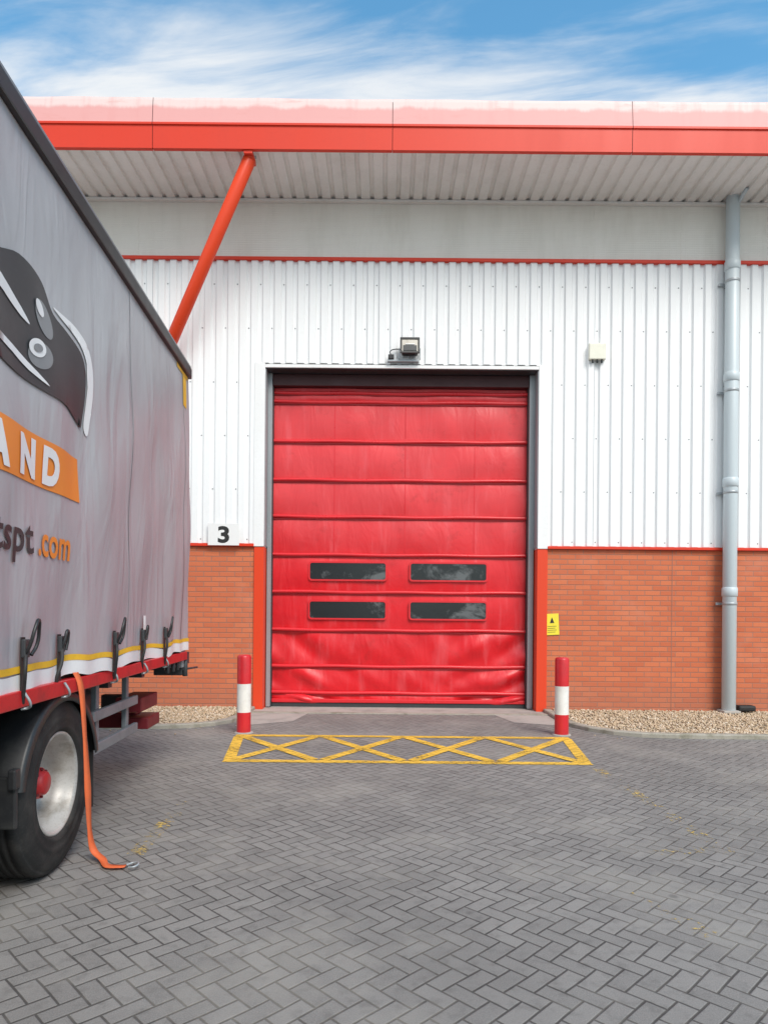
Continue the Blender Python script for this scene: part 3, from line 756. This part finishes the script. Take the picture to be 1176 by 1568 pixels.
# ---------------------------------------------------------------- hanging orange strap
def ribbon(name,pts,w,mat,wd,parent=None):
    P=[Vector(p) for p in pts];Wd=[Vector(q).normalized() for q in wd];v=[];f=[];S=8
    out=[]
    for i in range(len(P)-1):
        a=P[max(i-1,0)];b=P[i];c=P[i+1];d=P[min(i+2,len(P)-1)]
        for k in range(S):
            t=k/S;out.append((.5*((2*b)+(-a+c)*t+(2*a-5*b+4*c-d)*t*t+(-a+3*b-3*c+d)*t**3),Wd[i].lerp(Wd[i+1],t)))
    out.append((P[-1],Wd[-1]))
    for p,q in out: v+=[p+q*w/2,p-q*w/2]
    for i in range(len(out)-1): f.append((2*i,2*i+1,2*i+3,2*i+2))
    o=mesh(name,v,f,mat,parent,True);m=o.modifiers.new('s','SOLIDIFY');m.thickness=.003;return o
RS=empty('ratchet_strap')
ribbon('webbing',[(-1.81,4.02,1.14),(-1.775,4.02,1.04),(-1.755,4.03,.75),(-1.745,4.05,.45),(-1.745,4.08,.2),(-1.73,4.10,.07),(-1.66,4.06,.03),(-1.60,3.98,.02),(-1.52,3.97,.02),(-1.49,3.98,.02)],.045,strapm,
 [(.3,1,0),(.3,1,0),(.05,1,0),(.5,.9,0),(.1,1,0),(.6,.8,0),(.7,.7,0),(.3,1,.1),(0,1,0),(0,1,0)],RS)
tube('hook',[(-1.49,3.99,.02),(-1.455,4.015,.025),(-1.42,3.99,.03),(-1.43,3.95,.025),(-1.465,3.95,.02)],.006,galv,RS)
# ---------------------------------------------------------------- world / sun / camera
el=math.radians(46);rot=math.radians(180-28)
w=D.worlds.new('World');sc.world=w;w.use_nodes=True;nt=w.node_tree
bg=nt.nodes['Background']
sky=nt.nodes.new('ShaderNodeTexSky');sky.sky_type='NISHITA';sky.sun_disc=False;sky.sun_elevation=el;sky.sun_rotation=rot
sky.air_density=1.0;sky.dust_density=.6;sky.ozone_density=1.0
tc=nt.nodes.new('ShaderNodeTexCoord');s=nt.nodes.new('ShaderNodeSeparateXYZ');nt.links.new(tc.outputs['Generated'],s.inputs[0])
zc=mt(nt,'MAXIMUM',s.outputs[2],.03)
u=mt(nt,'DIVIDE',s.outputs[0],zc);vv=mt(nt,'DIVIDE',s.outputs[1],zc)
cb=nt.nodes.new('ShaderNodeCombineXYZ');nt.links.new(mt(nt,'ADD',mt(nt,'MULTIPLY',u,1.3),mt(nt,'MULTIPLY',vv,.5)),cb.inputs[0]);nt.links.new(mt(nt,'ADD',mt(nt,'MULTIPLY',vv,4.2),mt(nt,'MULTIPLY',u,.6)),cb.inputs[1])
n=noise(nt,cb.outputs[0],1.7,6,.58,.4)
bank=sstep(nt,mt(nt,'SUBTRACT',vv,mt(nt,'MULTIPLY',u,.08)),1.12,1.36)
bankb=mt(nt,'MAXIMUM',bank,sstep(nt,mt(nt,'MULTIPLY',vv,-1),.1,.9))
d=mt(nt,'ADD',mt(nt,'MULTIPLY',n,.95),mt(nt,'MULTIPLY',bankb,.42))
cl=sstep(nt,d,.46,.96)
blue=mix(nt,1.0,sky.outputs[0],(1.0,1.75,1.78),'MULTIPLY')
col=mix(nt,mt(nt,'MULTIPLY',cl,.92),blue,(6.4,6.45,6.45))
nt.links.new(col,bg.inputs['Color']);bg.inputs['Strength'].default_value=.15
L=D.lights.new('sun','SUN');L.energy=3.15;L.angle=math.radians(28);L.color=(1,.94,.87)
lo=D.objects.new('sun',L);sc.collection.objects.link(lo)
sd=Vector((math.sin(rot)*math.cos(el),math.cos(rot)*math.cos(el),math.sin(el)))
lo.rotation_euler=sd.to_track_quat('Z','Y').to_euler()
cam=D.cameras.new('camera');co=D.objects.new('camera',cam);sc.collection.objects.link(co)
cam.sensor_fit='VERTICAL';cam.sensor_height=36;cam.lens=24.0;cam.shift_y=.0995;cam.clip_end=1500
co.matrix_world=Matrix.Translation((0,0,1.5))@Matrix.Rotation(math.pi/2,4,'X')@Matrix.Rotation(math.radians(.5),4,'Z')
sc.camera=co
sc.view_settings.view_transform='Standard';sc.view_settings.look='None';sc.view_settings.exposure=0
